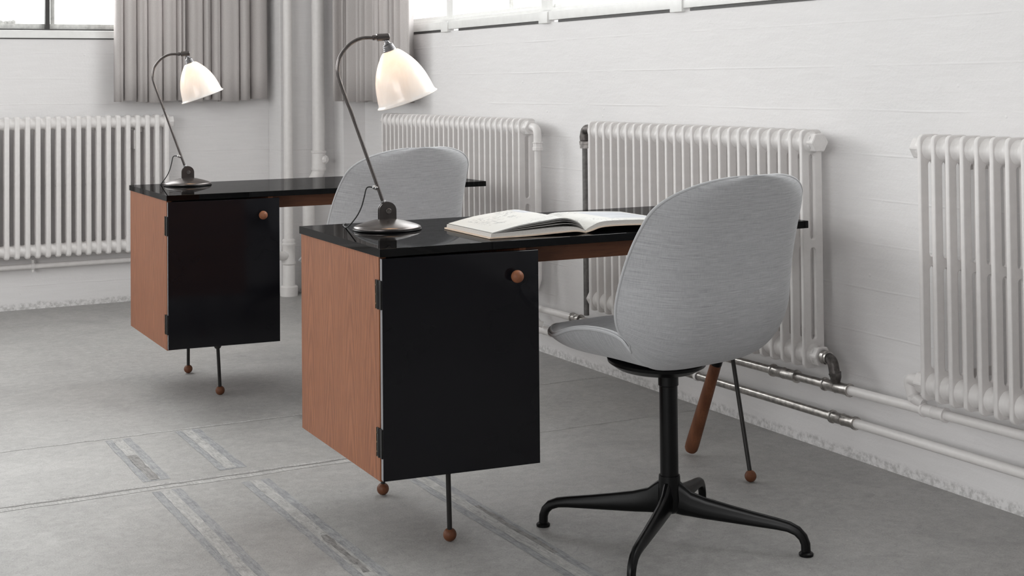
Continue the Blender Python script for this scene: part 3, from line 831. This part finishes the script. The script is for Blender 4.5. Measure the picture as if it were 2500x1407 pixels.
# ------------------------------------------------------------------ desks
def desk(loc, rz, label):
    L, D, H, TT, ZBOT = 1.2513, 0.6153, 0.74, 0.020, 0.1934
    t = thing('writing_desk', loc, rz, label, 'desk', 'walnut and black desks')
    box('tabletop', (0, L, 0, D, H - TT, H), 'top', t, 0.0012)
    x0, x1, ya, yb, zt = 0.004, 0.392, 0.020, D - 0.005, H - TT
    box('side_panel', (x0, x0 + 0.018, ya, yb, ZBOT, zt), 'walnut', t, 0.0008)
    box('side_panel', (x1 - 0.018, x1, ya, yb, ZBOT, zt), 'walnut', t, 0.0008)
    box('back_panel', (x0 + 0.018, x1 - 0.018, yb - 0.015, yb, ZBOT, zt), 'walnut', t, 0.0008)
    box('bottom_panel', (x0 + 0.018, x1 - 0.018, ya, yb - 0.015, ZBOT, ZBOT + 0.018), 'walnut_x', t, 0.0008)
    box('shelf', (x0 + 0.018, x1 - 0.018, ya + 0.03, yb - 0.015, 0.45, 0.464), 'walnut_x', t, 0.0008)
    # door, a finger's width ajar
    W, zb, zt2 = 0.397, 0.198, 0.7165
    dr = box('door', (0, W, 0, 0.017, zb, zt2), 'door', t, 0.0008)
    dr.location = (0.0045, -0.001, 0); dr.rotation_euler = (0, 0, -math.radians(4.3))
    box('lit_edge_strip', (-0.0006, 0.0002, 0.001, 0.016, zb + 0.001, zt2 - 0.001), 'edge', dr, 0)
    kb = bmesh.new(); bmesh.ops.create_uvsphere(kb, u_segments=28, v_segments=18, radius=0.0155)
    bmesh.ops.translate(kb, vec=(0.333, -0.021, 0.658), verts=kb.verts)
    kn = finish('knob', kb, 'walnut_knob', dr, angle=180)
    kn['label'] = 'small round walnut knob'
    for zc in (0.6315, 0.285):
        bm = bmesh.new()
        add_box(bm, -0.0035, 0.0, -0.001, 0.034, zc - 0.034, zc + 0.034, 0.0006)
        add_lathe(bm, [(0, -0.034), (0.0045, -0.034), (0.0045, 0.034), (0, 0.034)], 12, (-0.001, 0.0185, zc), (0, 0, 1))
        hg = finish('hinge', bm, 'black', t); hg.location = (0.004, 0.0, 0)
        hg['label'] = 'blackened hinge on the door edge'
        bm = bmesh.new()
        for dzz in (-0.022, 0, 0.022): add_lathe(bm, [(0, 0), (0.0025, 0), (0.0022, 0.0008), (0, 0.0008)], 10, (-0.0035, 0.030, zc + dzz), (-1, 0, 0))
        add_box(bm, -0.0042, -0.0030, 0.0325, 0.0345, zc - 0.034, zc + 0.034)
        s = finish('hinge_screw', bm, 'brass', hg)
    # rail under the open side
    box('apron_rail', (x1, L - 0.16, 0.075, 0.095, 0.672, zt), 'walnut_x', t, 0.001)
    box('apron_rail', (x1, L - 0.16, D - 0.095, D - 0.075, 0.672, zt), 'walnut_x', t, 0.001)
    # iron legs with walnut balls
    def rod(a, b, r=0.0062):
        a, b = Vector(a), Vector(b); d = (b - a).normalized()
        lg = tube('leg', [a, b], r, 'iron', t, 16)
        ball('ball_foot', b + d * 0.012, 0.0166, 'walnut_ball', lg)
        return lg
    bl = 0.0166 + 0.012
    l1 = rod((0.198, 0.068, ZBOT), (0.2136, 0.096, bl))
    l2 = rod((0.206, 0.520, ZBOT), (0.2103, 0.541, bl))
    for lg, (x, y) in ((l1, (0.198, 0.068)), (l2, (0.206, 0.520))):
        lathe('mount', [(0, 0), (0.013, 0), (0.013, -0.012), (0.009, -0.018), (0, -0.018)], 'iron', lg, 20, (x, y, ZBOT))
    l3 = rod((1.150, 0.318, zt), (1.1623, 0.163, bl))
    lathe('mount', [(0, 0), (0.02, 0), (0.02, -0.004), (0.01, -0.012), (0, -0.012)], 'iron', l3, 20, (1.150, 0.318, zt))
    # slanting walnut leg hung from a black iron stem
    a, b = Vector((1.174, 0.132, zt)), Vector((1.1745, 0.487, 0.0))
    d = (b - a).normalized()
    k = a + (b - a) * 0.585
    wl = tube('wooden_leg', [k, b - d * 0.040, b - d * 0.024, b - d * 0.016, b - d * 0.012], [0.0165, 0.0208, 0.0200, 0.0165, 0.008], 'walnut_leg', t, 24)
    wl['label'] = 'slanting round walnut leg'
    tube('ferrule', [k - d * 0.030, k - d * 0.028, k + d * 0.002], [0.012, 0.0175, 0.0175], 'black', wl, 20)
    tube('stem', [a, k], 0.008, 'iron', wl, 14)
    return t
desk((1.2471, 3.0598, 0), -0.0221, 'near desk, walnut sides and glossy black top, holding the open book and larger lamp')
desk((1.2122, 4.9492, 0), -0.0074, 'far walnut and black desk at the left, a lamp but no book on it')

# ------------------------------------------------------------------ shell chairs
KN = [0, .12, .26, .38, .46, .54, .64, .76, .88, 1.]
SF = [0.3726, 0.2298, 0.0796, -0.0546, -0.1329, -0.1877, -0.2319, -0.2527, -0.2752, -0.3084]
SZ = [0.4797, 0.4486, 0.4426, 0.4383, 0.4481, 0.4785, 0.5557, 0.6619, 0.7854, 0.9074]
SW = [0.1886, 0.2133, 0.2201, 0.2135, 0.2323, 0.2608, 0.2828, 0.2776, 0.261, 0.2229]
SE = [0.0273, 0.0502, 0.0889, 0.0885, 0.0718, 0.0936, 0.116, 0.1168, 0.0834, 0.0333]
CAPA, CAPB = 0.285, 0.106
def cubic(xk, yk):
    n = len(xk); hh = [xk[i + 1] - xk[i] for i in range(n - 1)]
    A = [[0.0] * n for _ in range(n)]; b = [0.0] * n; A[0][0] = A[-1][-1] = 1
    for i in range(1, n - 1):
        A[i][i - 1] = hh[i - 1]; A[i][i] = 2 * (hh[i - 1] + hh[i]); A[i][i + 1] = hh[i]
        b[i] = 3 * ((yk[i + 1] - yk[i]) / hh[i] - (yk[i] - yk[i - 1]) / hh[i - 1])
    for i in range(n):                                   # tridiagonal elimination
        for j in range(i + 1, min(n, i + 2)):
            f = A[j][i] / A[i][i]
            for k in range(i, n): A[j][k] -= f * A[i][k]
            b[j] -= f * b[i]
    c = [0.0] * n
    for i in reversed(range(n)):
        c[i] = (b[i] - sum(A[i][k] * c[k] for k in range(i + 1, n))) / A[i][i]
    def ev(x):
        j = 0
        while j < n - 2 and x > xk[j + 1]: j += 1
        dx = x - xk[j]; B = (yk[j + 1] - yk[j]) / hh[j] - hh[j] * (2 * c[j] + c[j + 1]) / 3
        return yk[j] + B * dx + c[j] * dx * dx + (c[j + 1] - c[j]) / (3 * hh[j]) * dx ** 3
    return ev
fF, fZ, fW, fE = cubic(KN, SF), cubic(KN, SZ), cubic(KN, SW), cubic(KN, SE)
def cap(t):
    q = 2.3
    if t < CAPA: return max(0.0, 1 - ((CAPA - t) / CAPA) ** q) ** (1 / q)
    if t > 1 - CAPB: return max(0.0, 1 - ((t - 1 + CAPB) / CAPB) ** q) ** (1 / q)
    return 1.0
def shell_pt(t, s):
    e = 1e-3; dF = fF(min(1, t + e)) - fF(max(0, t - e)); dZ = fZ(min(1, t + e)) - fZ(max(0, t - e))
    l = math.hypot(dF, dZ); nF, nZ = dZ / l, -dF / l
    c = cap(t); g = math.exp(-((t - 0.430) / 0.014) ** 2); k = fE(t) * c * abs(s) ** 4.09 * (1 - 0.26 * g)
    w_ = 1 - 0.05 * g * abs(s) ** 3
    return Vector((fF(t) + nF * k, fW(t) * c * s * w_, fZ(t) + nZ * k))
NT, NS = 150, 44
def tt_(i):                                               # denser rows at both ends
    x = i / NT; return x - 0.55 * math.sin(2 * PI * x) / (2 * PI)
grid = [[shell_pt(tt_(i), -1 + 2 * j / NS) for j in range(NS + 1)] for i in range(NT + 1)]
def gnorm(i, j):
    a = grid[min(NT, i + 1)][j] - grid[max(0, i - 1)][j]; b = grid[i][min(NS, j + 1)] - grid[i][max(0, j - 1)]
    n = b.cross(a)
    return n.normalized() if n.length > 1e-9 else Vector((0, 0, 1))
def build_shell(par):
    nrm = [[gnorm(i, j) for j in range(NS + 1)] for i in range(NT + 1)]
    mid = NT // 3
    if nrm[mid][NS // 2].z < 0: nrm = [[-v for v in r_] for r_ in nrm]
    for i in (0, NT): nrm[i] = [nrm[1 if i == 0 else NT - 1][j] for j in range(NS + 1)]
    # outer shell with a little padding
    def sheet(name, fn, mat):
        bm = bmesh.new(); uv = bm.loops.layers.uv.new('UVMap')
        V = [[bm.verts.new(fn(i, j)) for j in range(NS + 1)] for i in range(NT + 1)]
        ar = [0.0]
        for i in range(NT): ar.append(ar[-1] + (grid[i + 1][NS // 2] - grid[i][NS // 2]).length)
        for i in range(NT):
            for j in range(NS):
                f = bm.faces.new((V[i][j], V[i][j + 1], V[i + 1][j + 1], V[i + 1][j]))
                for lp, (a, b_) in zip(f.loops, ((i, j), (i, j + 1), (i + 1, j + 1), (i + 1, j))):
                    lp[uv].uv = (grid[a][b_].y + 0.5, ar[a])
        bmesh.ops.remove_doubles(bm, verts=bm.verts, dist=1e-5)
        bmesh.ops.recalc_face_normals(bm, faces=bm.faces)
        return finish(name, bm, mat, par, angle=180)
    def edge(i, j):
        s = abs(-1 + 2 * j / NS); t_ = tt_(i)
        a = 1 - s ** 14
        b_ = min(1, t_ / 0.06) if t_ < 0.06 else 1
        c_ = min(1, (1 - t_) / 0.03) if t_ > 0.97 else 1
        return max(0.0, a) ** 0.5 * math.sin(b_ * PI / 2) * math.sin(c_ * PI / 2)
    o = sheet('seat_shell', lambda i, j: grid[i][j], 'chair')
    s2 = sheet('cushion', lambda i, j: grid[i][j] + nrm[i][j] * (0.0105 + 0.024 * edge(i, j)), 'chair')
    # two cords of piping round the rim
    ok = [i for i in range(NT + 1) if cap(tt_(i)) > 0.10]
    rim = [grid[i][NS] for i in reversed(ok)] + [grid[i][0] for i in ok]

    rn = [nrm[i][NS] for i in reversed(ok)] + [nrm[i][0] for i in ok]

    for off, r_ in ((0.0015, 0.0036), (0.0090, 0.0036)):
        bm = bmesh.new(); pts = []
        for p, n_ in zip(rim, rn):
            q = p + n_ * off
            if not pts or (q - pts[-1]).length > 0.004: pts.append(q)
        add_tube(bm, pts, r_, 8, False, True)
        bmesh.ops.recalc_face_normals(bm, faces=bm.faces)
        finish('piping', bm, 'welt', par, angle=180)
    return o

def chair(loc, rz, leg_az, label):
    t = thing('swivel_chair', loc, rz, label, 'chair', 'grey upholstered shell chairs')
    build_shell(t)
    # black pan under the seat
    lathe('seat_plate', [(0, -0.030), (0.06, -0.028), (0.100, -0.018), (0.122, -0.004), (0.124, 0.004), (0, 0.006)], 'black', t, 40, (0.040, 0, 0.434), (-0.06, 0, 1))
    lathe('column', [(0, 0.150), (0.0225, 0.150), (0.0225, 0.378), (0.0250, 0.380), (0.0250, 0.402), (0.034, 0.412), (0.0, 0.414)], 'black', t, 36, angle=30)
    bm = bmesh.new()
    add_lathe(bm, [(0, 0.068), (0.020, 0.070), (0.028, 0.078), (0.030, 0.10), (0.0275, 0.13), (0.0262, 0.160), (0.0235, 0.160), (0.0235, 0.150), (0, 0.150)], 36)
    bmesh.ops.recalc_face_normals(bm, faces=bm.faces)
    finish('hub', bm, 'black', t)
    prof = [(0.012, 0.112, 0.044, 0.017), (0.034, 0.103, 0.038, 0.015), (0.055, 0.094, 0.030, 0.014), (0.09, 0.087, 0.0255, 0.0135), (0.15, 0.080, 0.021, 0.013),
            (0.21, 0.0735, 0.017, 0.0125), (0.265, 0.068, 0.0138, 0.012), (0.292, 0.064, 0.0125, 0.012), (0.312, 0.056, 0.012, 0.0118), (0.325, 0.043, 0.0115, 0.0115), (0.331, 0.028, 0.0112, 0.0112), (0.332, 0.006, 0.0112, 0.0112)]
    for k in range(4):
        az = leg_az + k * PI / 2; c, s = math.cos(az), math.sin(az)
        bm = bmesh.new(); rings = []
        for i, (r_, z_, hh, hw) in enumerate(prof):
            a = prof[max(0, i - 1)]; b_ = prof[min(len(prof) - 1, i + 1)]
            tr_, tz_ = b_[0] - a[0], b_[1] - a[1]; l = math.hypot(tr_, tz_); nr, nz = -tz_ / l, tr_ / l
            if i < 3: nr, nz = 0, 1
            ring = []
            for q in range(18):
                an = 2 * PI * q / 18; ca, sa = math.cos(an), math.sin(an)
                ex = 0.75
                u_ = math.copysign(abs(sa) ** ex, sa) * hh; v_ = math.copysign(abs(ca) ** ex, ca) * hw * (0.75 if sa > 0 else 1.0)
                rr, zz = r_ + nr * u_, z_ + nz * u_
                ring.append(bm.verts.new((rr * c - v_ * s, rr * s + v_ * c, zz)))
            rings.append(ring)
        for a, b_ in zip(rings[:-1], rings[1:]):
            for q in range(18): bm.faces.new((a[q], a[(q + 1) % 18], b_[(q + 1) % 18], b_[q]))
        bm.faces.new(rings[0]); bm.faces.new(rings[-1])
        bmesh.ops.recalc_face_normals(bm, faces=bm.faces)
        lg = finish('leg', bm, 'black', t, angle=60)
        lathe('glide', [(0, 0), (0.0165, 0), (0.0175, 0.003), (0.0175, 0.006), (0.0145, 0.009), (0.011, 0.010), (0, 0.010)], 'black', lg, 24, (0.332 * c, 0.332 * s, 0))
    return t
AZ1, AZ2 = math.radians(100.3), math.radians(101.2)
leg0 = math.radians(-49.27)
chair((1.937, 2.891, 0), AZ1, leg0 - AZ1, 'front grey swivel chair with black four-legged base, pushed up to the near desk')
chair((1.890, 4.672, 0), AZ2, leg0 - AZ2 - math.radians(15.7), 'rear grey chair with only its back showing, behind the near lamp')

# ------------------------------------------------------------------ lamps
def lamp(loc, az, label):
    t = thing('table_lamp', loc, az, label, 'lamp', 'curved desk lamps')
    lathe('base', [(0, 0.0), (0.080, 0.0), (0.0885, 0.003), (0.0895, 0.006), (0.0885, 0.0085), (0.080, 0.0125), (0.060, 0.019), (0.035, 0.0255), (0.015, 0.029), (0, 0.030)], 'bronze', t, 64, angle=50)
    lathe('base_ring', [(0.078, 0.0), (0.0905, 0.0), (0.0912, 0.002), (0.0905, 0.0038), (0.078, 0.0038)], 'black', t, 64, close=True)
    # fork of two rounded plates with a clamp screw
    for yy in (-0.0075, 0.0045):
        pts = [(-0.0235, 0.022)] + [(-0.0235 * math.cos(a), 0.050 + 0.0235 * math.sin(a)) for a in [PI * k / 16 for k in range(17)]] + [(0.0235, 0.022)]
        bm = bmesh.new()
        fr = [bm.verts.new((x, yy, z)) for x, z in pts]; bk = [bm.verts.new((x, yy + 0.003, z)) for x, z in pts]
        bm.faces.new(fr); bm.faces.new(list(reversed(bk)))
        for k in range(len(pts)): bm.faces.new((fr[k], bk[k], bk[(k + 1) % len(pts)], fr[(k + 1) % len(pts)]))
        bmesh.ops.recalc_face_normals(bm, faces=bm.faces)
        finish('bracket_plate', bm, 'bronze', t, angle=35)
    lathe('pivot_screw', [(0, 0), (0.0072, 0), (0.0072, 0.0185), (0.0062, 0.0195), (0, 0.0195)], 'steel_d', t, 24, (0.002, 0.0075, 0.0493), (0, -1, 0))
    arm = [(-0.0035, 0, 0.052), (-0.0115, 0, 0.0745), (-0.0900, 0, 0.2965), (-0.1055, 0, 0.3377), (-0.1230, 0, 0.3869), (-0.1302, 0, 0.4133), (-0.1309, 0, 0.4310), (-0.1255, 0, 0.4556), (-0.1135, 0, 0.4749), (-0.0985, 0, 0.4909), (-0.0805, 0, 0.5023), (-0.0640, 0, 0.5077), (-0.0497, 0, 0.5090), (-0.0360, 0, 0.5089)]
    am = tube('arm', spline(arm, 7), 0.0047, 'bronze', t, 18)
    d = (Vector(arm[2]) - Vector(arm[1])).normalized()
    lathe('arm_ring', [(0, -0.002), (0.0075, -0.002), (0.0075, 0.0015), (0, 0.0015)], 'nickel', am, 20, (-0.0112, 0, 0.0755), d)
    sj = lathe('swivel_joint', [(0, 0), (0.0062, 0), (0.0068, 0.0012), (0.0068, 0.009), (0.0058, 0.0095), (0.0058, 0.0115), (0.0095, 0.012), (0.0098, 0.013), (0.0098, 0.044), (0.0088, 0.0455), (0, 0.0455)], 'bronze', t, 28, (-0.0370, 0, 0.5090), (1, 0, 0.055), angle=30)
    ax = Vector((0.34, 0, -0.94)).normalized()
    O = Vector((0.0108, 0, 0.4742))
    lathe('lamp_holder', [(0, -0.031), (0.0048, -0.031), (0.0055, -0.0255), (0.0068, -0.024), (0.0085, -0.020), (0.0120, -0.0185), (0.0140, -0.0165), (0.0138, -0.0145), (0.0150, -0.0120), (0.0148, -0.0095), (0.0160, -0.0075), (0.0158, -0.0050), (0.0172, -0.0030), (0.0172, 0.002), (0, 0.002)], 'grey_metal', t, 32, O, ax, angle=30)
    out = [(0.0160, -0.0005), (0.0215, 0.0010), (0.0265, 0.0050), (0.0333, 0.0130), (0.0415, 0.0235), (0.0487, 0.0340), (0.0548, 0.0445), (0.0600, 0.0550), (0.0650, 0.0675), (0.0695, 0.0810), (0.0727, 0.0945), (0.0752, 0.1080), (0.0770, 0.1200), (0.0786, 0.1300), (0.0805, 0.1345), (0.0838, 0.1368), (0.0845, 0.1385), (0.0835, 0.1400)]
    inn = [(r_ - 0.0028, z_ + 0.0004) for r_, z_ in reversed(out[1:-3])] 
    sh = lathe('lamp_shade', out + [(0.0790, 0.1392)] + inn + [(0.0135, 0.0020)], 'shade', t, 72, O, ax, close=False, angle=180)
    bc = O + ax * 0.062
    bb = bmesh.new(); bmesh.ops.create_uvsphere(bb, u_segments=20, v_segments=14, radius=0.020)
    bmesh.ops.translate(bb, vec=bc, verts=bb.verts)
    add_lathe(bb, [(0, 0.0), (0.012, 0.0), (0.012, 0.035), (0.016, 0.048)], 20, O + ax * 0.002, ax)
    finish('bulb', bb, 'bulb', t)
    # flex leaving the arm and dropping behind the base
    g = Vector((-0.0350, 0, 0.1125))
    ring = lathe('cord_grip', [(0, 0.0), (0.0058, 0.0), (0.0058, 0.006), (0.0048, 0.007), (0.0048, 0.012), (0.0030, 0.014), (0, 0.014)], 'nickel', t, 20, (-0.0265, 0.0, 0.1105), (-1, 0, 0.22))
    tube('cord', spline([(-0.038, 0, 0.1130), (-0.050, 0.002, 0.1140), (-0.056, 0.004, 0.108), (-0.060, 0.008, 0.088), (-0.066, 0.014, 0.062), (-0.076, 0.022, 0.038), (-0.090, 0.040, 0.014), (-0.094, 0.075, 0.0022), (-0.085, 0.15, 0.0020), (-0.07, 0.19, 0.0020)], 6), 0.0018, 'rubber', t, 10)
    return t
lamp((1.4311, 3.4598, 0.7402), math.radians(-8), 'lit desk lamp with white china shade on the near desk beside the open book')
lamp((1.4115, 5.4266, 0.7402), math.radians(-8), 'lit desk lamp with white china shade on the far desk, before the back wall curtain')

# ------------------------------------------------------------------ open book
bk = thing('open_book', (1.828, 3.100, 0.7402), math.radians(-1.5), 'large open art book with sketches lying on the near desk', 'book')
BH = 0.275
def ribbon(name, top, bot, mat, y0=0.0, y1=BH, par=bk, uvrange=None):
    """solid slab between two (x, z) polylines with the same number of points"""
    bm = bmesh.new(); uv = bm.loops.layers.uv.new('UVMap'); n = len(top); ny = 6
    def row(poly, dz=0):
        return [[bm.verts.new((x, y0 + (y1 - y0) * k / ny, z)) for k in range(ny + 1)] for x, z in poly]
    A, B = row(top), row(bot)
    def face(vs, st):
        f = bm.faces.new(vs)
        for lp, u_ in zip(f.loops, st): lp[uv].uv = u_
    for i in range(n - 1):
        for k in range(ny):
            q = [(i, k), (i + 1, k), (i + 1, k + 1), (i, k + 1)]
            st = [(a / (n - 1), b / ny) for a, b in q]
            face([A[a][b] for a, b in q], st); face([B[a][b] for a, b in reversed(q)], st)
    for k in (0, ny):
        for i in range(n - 1): face((A[i][k], B[i][k], B[i + 1][k], A[i + 1][k]), [(0, 0)] * 4)
    for i in (0, n - 1):
        for k in range(ny): face((A[i][k], A[i][k + 1], B[i][k + 1], B[i][k]), [(0, 0)] * 4)
    bmesh.ops.recalc_face_normals(bm, faces=bm.faces)
    return finish(name, bm, mat, par, angle=50)
def curve2(pts, n=26):
    P = spline([(x, 0, z) for x, z in pts], 12)
    m = len(P) - 1
    return [(P[round(i * m / (n - 1))].x, P[round(i * m / (n - 1))].z) for i in range(n)]
def lift(c, dz): return [(x, z + dz) for x, z in c]
cb = curve2([(0.0, 0.0005), (-0.03, 0.005), (-0.08, 0.004), (-0.16, 0.0012), (-0.272, 0.0006)])
ribbon('cover', lift(cb, 0.0032), cb, 'cover', -0.004, BH + 0.004)
cr_ = curve2([(0.0, 0.0005), (0.02, 0.0050), (0.05, 0.0120), (0.11, 0.0130), (0.20, 0.0105), (0.272, 0.0075)])
ribbon('cover', lift(cr_, 0.0030), cr_, 'cover', -0.004, BH + 0.004)
lb = lift(cb, 0.0033)
lt = curve2([(-0.001, 0.0070), (-0.03, 0.0170), (-0.08, 0.0190), (-0.16, 0.0160), (-0.266, 0.0125)])
lb = [(min(x, -0.001), z) for x, z in lb]; lb = [(max(x, -0.267), z) for x, z in lb]
ribbon('page_block', lt, lb, 'paper_edge')
rb = lift(cr_, 0.0031); rb = [(max(0.001, min(0.266, x)), z) for x, z in rb]
rt = curve2([(0.001, 0.0072), (0.018, 0.0160), (0.05, 0.0262), (0.11, 0.0270), (0.20, 0.0235), (0.266, 0.0195)])
ribbon('page_block', lift(rt, -0.0006), rb, 'paper_edge')
ribbon('page', lift(rt, 0.0002), lift(rt, -0.0005), 'page_right', 0.0005, BH - 0.0005)
# fanned loose leaves on the left, the top one lifting highest
for k, (h1, h2) in enumerate(((0.0265, 0.0240), (0.0335, 0.0300), (0.0375, 0.0340), (0.0415, 0.0380))):
    c = curve2([(-0.002, 0.0075 + 0.0005 * k), (-0.022, 0.5 * (0.018 + h1)), (-0.060, h1), (-0.115, h2), (-0.19, 0.5 * (h2 + 0.0145) + 0.001 * k), (-0.262 + 0.0 * k, 0.0134 + 0.0005 * k)])
    th_ = 0.0006 if k < 3 else 0.0022
    o = ribbon('page', c, lift(c, -th_), 'page_left' if k == 3 else 'paper_edge', 0.0005, BH - 0.0005)
